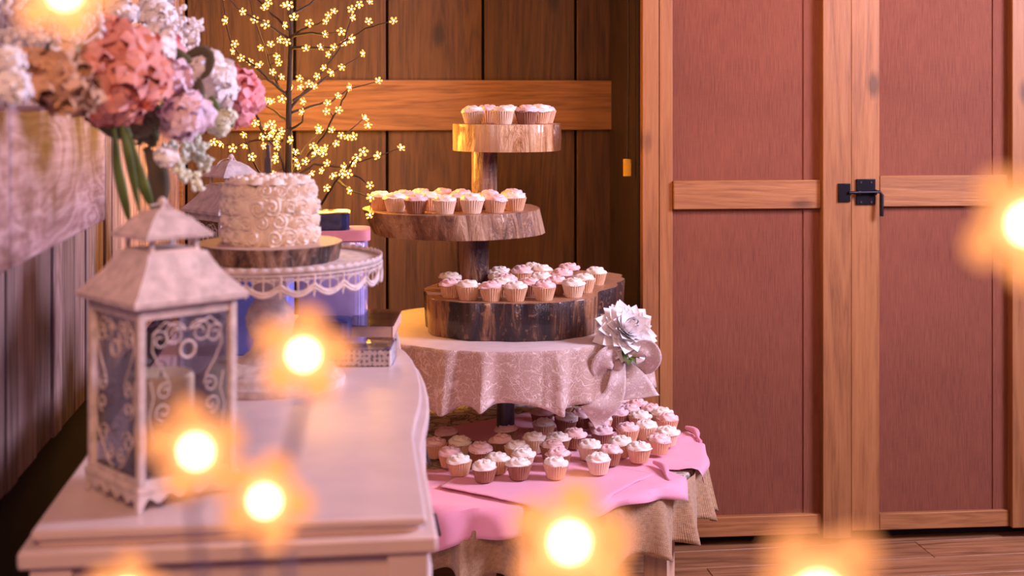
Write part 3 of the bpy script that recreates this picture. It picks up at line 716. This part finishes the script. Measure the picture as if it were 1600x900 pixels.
cups([(onz(a_,y_,zt3).xy,w_,i_) for a_,y_,w_,i_ in T3],zt3,'on lowest slice','cupcakes on the lowest bark slice',[(q3.xy,.076)],in3,['front','middle','back'],.060)
T4=[(680,725,'t','p'),(698,707,'b','p'),(718,722,'t','w'),(703,740,'t','p'),(718,753,'t','w'),(751,735,'b','p'),(757,763,'b','w'),(777,750,'t','w'),(784,721,'b','p'),(793,702,'b','p'),(807,731,'t','w'),(817,742,'l','w'),(811,759,'b','w'),(836,717,'l','w'),(862,729,'b','p'),(873,743,'b','p'),(868,758,'t','w'),(877,715,'b','w'),(892,712,'b','p'),(850,693,'t','w'),(889,683,'b','w'),(847,676,'b','p'),(878,663,'b','w'),(881,650,'b','p'),(897,643,'b','w'),(907,680,'b','p'),(937,693,'t','p'),(921,728,'l','w'),(935,751,'l','w'),(953,737,'b','p'),(941,706,'b','p'),(943,682,'t','w'),(963,679,'b','p'),(971,724,'t','w'),(998,732,'t','w'),(983,701,'t','p'),(1007,697,'l','w'),(1029,719,'t','p'),(1042,706,'l','w'),(997,680,'t','w'),(1002,667,'b','p'),(978,657,'b','p'),(1015,652,'b','p'),(1027,664,'t','p'),(1042,684,'t','p'),(1055,674,'t','w'),(862,645,'b','p'),(920,640,'b','p'),(945,650,'b','w'),(960,662,'b','p')]
cups([(onz(a_,y_,ZL).xy,w_,i_) for a_,y_,w_,i_ in T4],ZL+.018,'on lower table','cupcakes on the lower tabletop',[],disc(Vector((tx,ty)),.455),['front','second','third','fourth','back'])

# ------------------------------------------------------------------ dahlia and bow
D0=ray(976,520,3.22)
dh=thing('dahlia','large white dahlia bloom pinned above the bow on table edge','flower',tuple(D0)); dh.rotation_euler=(-fwd).to_track_quat('Z','Y').to_euler()
dh.rotation_euler.rotate_axis('X',math.radians(-38)); dh.rotation_euler.rotate_axis('Y',math.radians(22)); dh.scale=(1.1,1.1,1.1)
def petal(L,W,cup=.25,tipd=.3,n=7,m_=5,name='petal',mat=None):
    b=MB()
    def fn(s,t):
        w_=W*math.sin(pi*min(.999,(t*.9+.1)))**.65*(1-max(0,t-.7)*2.4*.8); x=(s-.5)*2*w_; y_=t*L
        z=cup*abs(s-.5)**2*4*w_+tipd*L*(t**2)*.5
        return (x,y_,z)
    b.grid(fn,m_,n); return b.mesh(name,mat)
pm2=petal(.044,.0150,.5,.95,mat=M['whitep'])
pm=petal(.047,.0165,.35,.10,mat=M['whitep'])
for ring,(n_,tilt,sc_,zz,ro) in enumerate([(16,-8,1.35,-.004,.010),(16,6,1.35,.000,.010),(15,20,1.25,.004,.009),(14,34,1.15,.008,.007),(12,47,1.05,.010,.006),(11,58,1.0,.012,.005),(9,68,.94,.014,.004),(8,76,.86,.015,.003),(6,84,.74,.016,.002)]):
    for k in range(n_):
        a_=tau*(k+ring*.5)/n_+R.uniform(-.08,.08); o=put('petal',pm2 if tilt>55 else pm,dh,(-ro*math.sin(a_),ro*math.cos(a_),zz))
        o.rotation_euler=(Matrix.Rotation(a_,3,'Z')@Matrix.Rotation(math.radians(tilt+R.uniform(-8,8)),3,'X')).to_euler(); s=sc_*R.uniform(.86,1.1); o.scale=(s,s,s)
lm=petal(.05,.009,.4,.5,name='leaf',mat=M['leaf2'])
for a_,s in ((3.0,1.2),(3.4,1.0),(2.7,.9),(3.8,.8)):
    o=put('leaf',lm,dh,(.004,-.034,-.004)); o.rotation_euler=(Matrix.Rotation(a_,3,'Z')@Matrix.Rotation(.15,3,'X')).to_euler(); o.scale=(s,s,s)
BW=ray(962,568,3.20); bw=thing('ribbon_bow','lace ribbon bow with two long tails under the white dahlia','bow',tuple(BW)); bw.rotation_euler=(0,0,-TH)
def ribbon(pts,wid,name,wob=.004,wv=None,seed=0):
    # pts: (x,z,y) centreline, ribbon width across
    P=[Vector((x,y_,z)) for x,z,y_ in pts]; n=28
    def at(t):
        q=t*(len(P)-1); i=min(int(q),len(P)-2); u_=q-i; p0=P[max(i-1,0)];p1=P[i];p2=P[i+1];p3=P[min(i+2,len(P)-1)]
        return .5*((2*p1)+(p2-p0)*u_+(2*p0-5*p1+4*p2-p3)*u_*u_+(3*p1-p0-3*p2+p3)*u_**3)
    def fn(s,t):
        c_=at(s); e=at(min(1,s+.01))-at(max(0,s-.01)); tn=Vector((e.x,0,e.z)); tn=tn.normalized() if tn.length>1e-6 else Vector((1,0,0)); side=Vector((-tn.z,0,tn.x))
        if wv: side=side.lerp(Vector(wv),.6).normalized()
        w_=wid(s) if callable(wid) else wid; k=(t-.5)*w_
        return c_+side*k+Vector((0,wob*math.sin(s*9+t*4+seed),0))
    b=MB(); b.grid(fn,n,9); o=b.build(name,M['bowlace'],bw); b.uvgrid(o.data,n,9,.14,.06); solidify(o,.0012); return o
g=1/640
def G(a_,b2,y_): return ((a_-962)*g,-(b2-568)*g,y_)
ribbon([G(968,560,-.008),G(956,550,-.03),G(944,556,-.042),G(938,572,-.036),G(950,580,-.012),G(968,570,0)],lambda s:.034+.018*math.sin(pi*s),'bow_loop',seed=1)
ribbon([G(972,560,-.005),G(990,546,-.02),G(1010,540,-.03),G(1019,556,-.028),G(1008,574,-.006),G(972,568,0)],lambda s:.024+.016*math.sin(pi*s),'bow_loop',seed=2)
ribbon([G(966,566,-.006),G(963,592,-.03),G(955,618,-.034),G(936,636,-.034),G(918,648,-.03)],lambda s:.034+.034*s,'ribbon_tail',.006,seed=3)
ribbon([G(971,566,.002),G(984,582,-.012),G(992,602,-.016),G(996,620,-.016)],lambda s:.030+.075*s,'ribbon_tail',.007,wv=(1,0,.15),seed=5)
ribbon([G(960,562,.002),G(940,566,-.012),G(922,585,-.016),G(912,606,-.010)],lambda s:.032+.026*s,'ribbon_tail',.010,seed=7)
b=MB(); b.lathe([(.001,-.014),(.012,-.010),(.015,0),(.012,.010),(.001,.014)],14); b.build('knot',M['bowlace'],bw,(.004,-.014,.0))

# ------------------------------------------------------------------ lit trees
def blossom_mesh(pm_,lm_,rp=.0065,r=.0048,core=.0024,ny=7,halo=None):
    b=MB()
    for k in range(5):
        a_=tau*k/5; c_=Vector((rp*math.cos(a_),rp*math.sin(a_),.002))
        vs=[c_+Vector((0,0,.0012))]; 
        for i in range(ny):
            q=tau*i/ny; vs.append(c_+Vector((r*math.cos(q)*1.0,r*math.sin(q)*1.0,.0014 if math.cos(q-a_)>0 else -.0008)))
        vs.append(c_-Vector((0,0,.001)))
        b.add(vs,[(0,1+i,1+(i+1)%ny) for i in range(ny)]+[(ny+1,1+(i+1)%ny,1+i) for i in range(ny)])
    b.mi=1; b.lathe([(core*.5,-.001),(core,.001),(core,.004),(core*.4,.006)],8)
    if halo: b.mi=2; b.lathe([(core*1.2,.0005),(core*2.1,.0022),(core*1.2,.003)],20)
    return b.mesh('blossom',[pm_,lm_]+([halo] if halo else []))
BM=blossom_mesh(M['petal_l'],M['led'],.0085,.0036,.0024)
def U(u_,v_): return (300+u_/2.728, v_/2.728)
TD=3.35
tp_=ray(452,200,TD); tree=thing('lighted_tree','artificial twig tree with many glowing warm blossom lights behind the dresser','light tree',(tp_.x,tp_.y,0))
def rel(u_,v_,D):
    a_,b2=U(u_,v_); return ray(a_,b2,D)-Vector((tp_.x,tp_.y,0))
b=MB(); tz=[rel(410,900,TD),rel(412,600,TD),rel(413,400,TD),rel(420,200,TD),rel(423,-60,TD),rel(424,-300,TD)]
b.tube([(0.0,0,.012)]+tz,[.011,.010,.0085,.007,.006,.005,.003],10); b.build('trunk',M['twig'],tree)
b=MB(); b.lathe([(.11,0),(.11,.008),(.09,.012),(.02,.014)],32); b.build('base_plate',M['black'],tree)
BR=[[(415,165),(470,125),(555,92),(605,50)],[(430,155),(500,140),(566,147),(637,133)],[(415,470),(480,390),(560,300),(640,190),(680,75),(712,18),(757,-10)],[(425,480),(520,450),(600,430),(665,380),(795,345)],[(420,760),(500,650),(560,580),(620,470),(662,390),(675,372)],[(425,205),(547,203),(605,203),(740,120),(860,90)],[(430,430),(520,370),(595,308),(650,280),(731,228)],[(440,760),(520,700),(650,712),(793,665),(890,632)],[(500,690),(540,660),(600,610),(680,550),(735,505)],[(540,890),(575,830),(640,740),(700,670),(730,645)],[(640,740),(700,750),(760,790)],[(620,770),(675,812),(762,840)],[(405,400),(340,350),(288,300),(210,240),(170,190),(145,88),(130,-20)],[(405,410),(360,350),(310,200),(268,85),(240,-30)],[(415,130),(350,70),(280,0),(250,-60)],[(415,170),(330,110),(215,50),(140,-20)],[(410,520),(350,470),(290,440)],[(400,740),(370,650),(300,560),(240,480)],[(385,600),(280,595),(180,625),(92,605)],[(300,560),(262,455),(272,335),(250,262)],[(410,560),(470,520),(478,432)],[(300,760),(254,668),(223,573)],[(420,90),(405,25),(390,-50)],[(420,60),(500,20),(580,-60)],[(412,760),(445,680),(500,610),(545,560)]]
trunkpt=[(410,900),(413,400),(420,200),(423,-60)]
allp=[]
for bi,pl in enumerate(BR):
    dend=R.uniform(-.2,.2); pts=[]; n=len(pl)
    if bi in (10,): dend=0
    for i,(u_,v_) in enumerate(pl):
        D=TD+dend*i/(n-1); pts.append((u_,v_,D))
    fine_=[]
    for (a0,b0,d0),(a1,b1,d1) in zip(pts[:-1],pts[1:]):
        for k in range(4): t=k/4; fine_.append((a0+(a1-a0)*t+R.uniform(-3,3)*(k>0),b0+(b1-b0)*t+R.uniform(-3,3)*(k>0),d0+(d1-d0)*t))
    fine_.append(pts[-1]); allp.append((bi,fine_))
BL=[(215,50),(145,88),(268,85),(315,105),(325,10),(310,35),(395,25),(412,22),(435,75),(393,108),(500,97),(605,50),(583,65),(572,92),(680,38),(683,75),(712,18),(757,10),(752,92),(860,90),(637,133),(566,147),(677,165),(653,187),(605,203),(547,203),(487,208),(583,232),(731,228),(640,285),(595,308),(563,290),(535,325),(372,168),(335,190),(295,203),(405,178),(182,185),(177,218),(210,248),(250,262),(288,280),(365,240),(372,270),(342,308),(380,330),(272,335),(461,333),(498,358),(425,375),(460,370),(520,370),(795,345),(675,372),(622,410),(573,475),(625,470),(578,440),(476,432),(470,478),(340,433),(300,430),(325,430),(262,455),(252,493),(270,523),(385,420),(340,530),(350,555),(320,540),(372,580),(300,580),(330,575),(360,600),(365,625),(423,597),(303,622),(223,573),(225,620),(125,612),(92,605),(175,632),(254,668),(355,680),(735,505),(750,532),(545,560),(597,555),(515,620),(540,640),(570,630),(613,610),(636,575),(662,583),(690,583),(525,655),(560,655),(445,680),(455,705),(485,690),(508,738),(440,650),(890,632),(793,665),(730,645),(703,670),(690,695),(650,712),(640,740),(600,745),(665,740),(577,697),(555,728),(760,790),(675,812),(573,800),(762,840),(480,760),(380,560),(345,745),(760,918),(540,545),(360,665),(330,-20),(250,-30),(420,-40),(520,-30),(700,-20),(140,-20)]
branch_extra={}
att=[]
for (u_,v_) in BL:
    best=None
    for bi,fl in allp:
        for k,(a0,b0,d0) in enumerate(fl):
            if k==0: continue
            dd_=math.hypot(a0-u_,b0-v_)
            if best is None or dd_<best[0]: best=(dd_,bi,a0,b0,d0)
    att.append((u_,v_,best)); branch_extra.setdefault(best[1],[]).append((u_,v_,best))
for bi,fl in allp:
    b=MB(); n=len(fl); b.tube([rel(*p) for p in fl],[.0040*(1-.72*i/(n-1)) for i in range(n)],6)
    for (u_,v_,be) in branch_extra.get(bi,[]):
        A=rel(be[2],be[3],be[4]); B=rel(u_,v_,be[4]-.01); mid=A.lerp(B,.5)+Vector((0,0,.004)); b.tube([A,mid,B],[.0014,.0012,.0010],5)
    b.build('branch',M['twig'],tree)
for (u_,v_,be) in att:
    p=rel(u_,v_,be[4]-.012); o=put('blossom',BM,tree,p); 
    tc_=(-fwd+Vector((R.uniform(-.9,.9),R.uniform(-.5,.5),R.uniform(-.7,.9)))).normalized()
    o.rotation_mode='QUATERNION'; o.rotation_quaternion=tc_.to_track_quat('Z','Y')@Euler((0,0,R.random()*6)).to_quaternion(); s=R.uniform(.85,1.12); o.scale=(s,s,s)
for k,(u_,v_) in enumerate(((330,560),(560,640),(560,300),(300,250),(430,60),(700,720))):
    d=bpy.data.lights.new('tree_glow','POINT'); d.energy=5.0; d.color=(1,.43,.05); d.shadow_soft_size=.06
    o=bpy.data.objects.new('tree_glow',d); COL.objects.link(o); o.location=rel(u_,v_,3.55)+Vector((tp_.x,tp_.y,0))

# near tree, out of focus in front of the lens
BN=blossom_mesh(M['petal_n'],M['led_n'],.0116,.0066,.0034,18,M['halo_n'])
nb=ray(520,1500,.6)
nt=thing('lighted_tree','blurred second twig tree close by whose blossom lights glow nearest','light tree',(nb.x,nb.y,0))
def rn(px,py,D): return ray(px,py,D)-Vector((nb.x,nb.y,0))
b=MB(); b.lathe([(.09,0),(.09,.008),(.02,.014)],28); b.build('base_plate',M['black'],nt)
b=MB(); b.tube([(0,0,.012),(0,.0,.6),rn(520,1500,.6)],[.009,.006,.004],8); b.build('trunk',M['twig'],nt)
NBL=[(478,550,.47,1,[(478,610),(440,760),(460,1000),(520,1500)]),(312,700,.44,1,[(300,800),(330,1000),(520,1500)]),(418,778,.45,.95,[(395,860),(390,940),(450,1150),(520,1500)]),
 (888,845,.40,1.05,[(900,960),(760,1200),(520,1500)]),(930,893,.45,.75,[(900,1000),(760,1200),(520,1500)]),(1598,345,.39,1.1,[(1680,500),(1660,900),(1300,1400),(520,1500)]),
 (1268,925,.33,1.1,[(1250,1050),(1000,1300),(520,1500)]),(205,925,.45,.8,[(230,1000),(400,1250),(520,1500)]),(105,-8,.42,.9,[(-60,60),(-150,500),(-50,1000),(520,1500)])]
for k,(px,py,D,s,pa) in enumerate(NBL):
    b=MB(); pts=[rn(px,py,D+.004)]+[rn(a_,b2,D+(.6-D)*(i+1)/len(pa)) for i,(a_,b2) in enumerate(pa)]
    b.tube(pts,[.0014,.0013]+[.0018]*(len(pts)-3)+[.003],6); b.build('branch',M['near_twig'],nt)
    b=MB(); b.tube([rn(px,py,D+.001),Vector(rn(px,py,D+.002)).lerp(Vector(pts[1]),.75)],[.0028,.0024],8); b.build('socket',M['socket'],nt)
    o=put('blossom',BN,nt,rn(px,py,D)); tc_=(-fwd+Vector((R.uniform(-.25,.25),0,R.uniform(-.2,.25)))).normalized()
    o.rotation_mode='QUATERNION'; o.rotation_quaternion=tc_.to_track_quat('Z','Y')@Euler((0,0,R.random()*6)).to_quaternion(); o.scale=(s,)*3

# ------------------------------------------------------------------ flower arrangement on the mantel
fa_=ray(150,180,1.85); fa=thing('flower_arrangement','large coral, pink and white flower arrangement spilling off the mantel','flowers',(fa_.x,fa_.y,1.304))
def rf(px,py,D): return ray(px,py,D)-Vector((fa_.x,fa_.y,1.304))
def bloom(px,py,D,rpx,npet,psz,mat,name,seed=0,flat=.85,ruff=.25,small=False):
    rr=random.Random(seed); rad=rpx/F*D; b=MB(); c_=rf(px,py,D)
    for k in range(npet):
        z=1-2*(k+.5)/npet; ph=k*2.39996+rr.uniform(-.3,.3); d=Vector((math.sqrt(1-z*z)*math.cos(ph),math.sqrt(1-z*z)*math.sin(ph),z))
        if d.dot(fwd)>.55: continue
        d=(d+Vector([rr.uniform(-.25,.25) for _ in range(3)])).normalized()
        base=c_+d*rad*(rr.uniform(.72,1.0)-.12); Q=d.to_track_quat('Z','Y')@Euler((rr.uniform(-.8,.8),rr.uniform(-.8,.8),rr.random()*6)).to_quaternion(); s=psz*rr.uniform(.8,1.25)*rad
        nn=5
        def fn(u_,v_):
            x=(u_-.5)*2; y_=(v_-.5)*2; q=max(abs(x),abs(y_)); L=math.hypot(x,y_) or 1; x,y_=x/L*q,y_/L*q
            return base+Q@Vector((x*s,y_*s,s*(-.45*q*q+ruff*math.sin(5*math.atan2(y_,x)+k)*q)+rad*.06))
        b.grid(fn,nn,nn)
    b.lathe([(rad*.3,-rad*.55),(rad*.7,-rad*.3),(rad*.76,0),(rad*.7,rad*.3),(rad*.3,rad*.6)],12,c=tuple(c_))
    return b.build(name,mat,fa)
bloom(182,112,1.70,88,280,.25,M['coral'],'peony',1,ruff=.30); bloom(135,100,1.66,52,70,.32,M['coral'],'peony',12)
bloom(366,150,2.12,52,110,.27,M['pinkp'],'hydrangea',2); bloom(328,128,2.00,50,100,.26,M['whitep'],'hydrangea',3); bloom(342,185,2.02,30,50,.30,M['creamp'],'hydrangea',4)
bloom(262,84,1.92,30,40,.36,M['pinkp'],'carnation',5); bloom(290,178,1.78,44,60,.38,M['blush'],'rose',6); bloom(244,70,1.8,34,40,.4,M['whitep'],'rose',7); bloom(272,120,1.8,30,36,.45,M['blush'],'rose',8)
bloom(20,135,1.40,36,110,.2,M['whitep'],'lilac',9); bloom(15,95,1.45,30,90,.2,M['whitep'],'lilac',10)
bloom(245,22,2.1,36,60,.28,M['whitep'],'hydrangea',13); bloom(225,62,1.9,30,40,.3,M['whitep'],'stock',14); bloom(190,18,1.95,30,40,.3,M['whitep'],'stock',24)
bloom(243,185,1.80,30,110,.16,M['filler'],'filler',15); bloom(215,205,1.76,26,90,.16,M['filler'],'filler',16); bloom(100,75,1.62,34,90,.14,M['filler'],'filler',25)
bloom(258,245,1.72,20,16,.42,M['whitep'],'small_flower',17); bloom(302,62,2.1,14,9,.5,M['whitep'],'small_flower',18)
for i,(a_,b2,s) in enumerate(((10,60,40),(50,70,50),(95,55,45),(40,20,50),(130,30,40),(275,45,34))):
    rr=random.Random(40+i); b=MB(); D=1.62 if a_<200 else 2.1
    for k in range(46):
        c_=rf(a_+rr.gauss(0,s*.42),b2+rr.gauss(0,s*.36),D+rr.uniform(-.05,.05)); r=.0042*rr.uniform(.7,1.2); b.lathe([(r*.4,-r),(r,-r*.3),(r,r*.3),(r*.4,r)],6,c=tuple(c_))
        if k%3==0: b.tube([c_,rf(a_,b2+s,D)],.0007,4)
    b.build('baby_breath',M['whitep'],fa)
def spray(px0,py0,px1,py1,D,mat,n=34,seed=0,w_=12,r0=.0055,name='flower_spray'):
    rr=random.Random(seed); b=MB(); A=rf(px0,py0,D); B=rf(px1,py1,D); b.tube([A,B],.0015,5)
    for k in range(n):
        t=k/n; ww=w_*(1-.6*t)*D/F; c_=A.lerp(B,t)+Vector([rr.uniform(-ww,ww) for _ in range(3)]); r=r0*rr.uniform(.7,1.2)
        d=Vector([rr.uniform(-1,1) for _ in range(3)]).normalized(); q=c_+d*r*2; b.tube([c_,c_.lerp(q,.5),q],[r*.45,r*.75,r*.15],6)
    b.build(name,mat,fa)
for i,q in enumerate(((262,228,312,296,1.85),(285,215,326,262,1.9),(272,222,286,280,1.83),(300,200,320,240,1.95),(268,60,296,88,2.05),(262,30,278,70,2.05),(290,45,312,40,2.1))): spray(*q,M['whitep'] if i>3 else M['creamp'],40,60+i,13)
def leafm(pts,wid,D,mat,name='leaf'):
    b=MB(); P=[rf(a_,b2,D+dd_) for a_,b2,dd_ in pts]; n=len(P)
    def fn(s,t):
        q=t*(n-1); i=min(int(q),n-2); c_=P[i].lerp(P[i+1],q-i); e=(P[i+1]-P[i]).normalized(); side=e.cross(fwd).normalized()
        w_=wid*D/F*math.sin(pi*min(.97,max(.06,t)))**.6; return c_+side*(s-.5)*2*w_+(-fwd)*.3*w_*(1-abs(s-.5)*2)
    b.grid(fn,5,18); o=b.build(name,mat,fa); solidify(o,.001); return o
leafm([(178,200,0),(183,260,0),(194,310,0),(203,350,.02)],8,1.68,M['leaf2']); leafm([(200,205,0),(212,255,0),(228,300,0),(240,330,.02)],9,1.68,M['leaf2']); leafm([(190,195,0),(200,240,-.01),(218,330,0)],7,1.66,M['leaf2'])
leafm([(228,230,0),(246,262,0),(250,300,0),(246,330,.01)],17,1.78,M['olive']); leafm([(275,110,0),(292,88,0),(315,76,0),(330,88,0),(326,112,0),(308,128,0)],8,1.88,M['olive'],'ribbon_loop')
leafm([(312,122,0),(308,150,0),(310,182,0)],12,1.87,M['olive'],'ribbon_loop'); leafm([(272,75,0),(285,92,0),(300,96,0)],10,1.86,M['leaf']); leafm([(330,150,0),(335,170,0),(322,180,0)],9,1.92,M['leaf2']); leafm([(255,50,0),(265,62,0),(278,66,0)],8,1.95,M['leaf2'])
leafm([(150,185,0),(175,195,0),(205,215,0)],18,1.72,M['leaf']); leafm([(130,150,0),(150,180,0),(165,205,0)],14,1.72,M['leaf']); leafm([(205,150,0),(230,190,0),(240,230,0)],20,1.82,M['leaf'])
# beige crumpled ribbon
bloom(95,128,1.50,46,44,.55,M['beige'],'ribbon',31,ruff=.5); bloom(60,112,1.50,38,36,.55,M['beige'],'ribbon',32,ruff=.5); bloom(130,150,1.55,30,30,.55,M['beige'],'ribbon',33,ruff=.5)
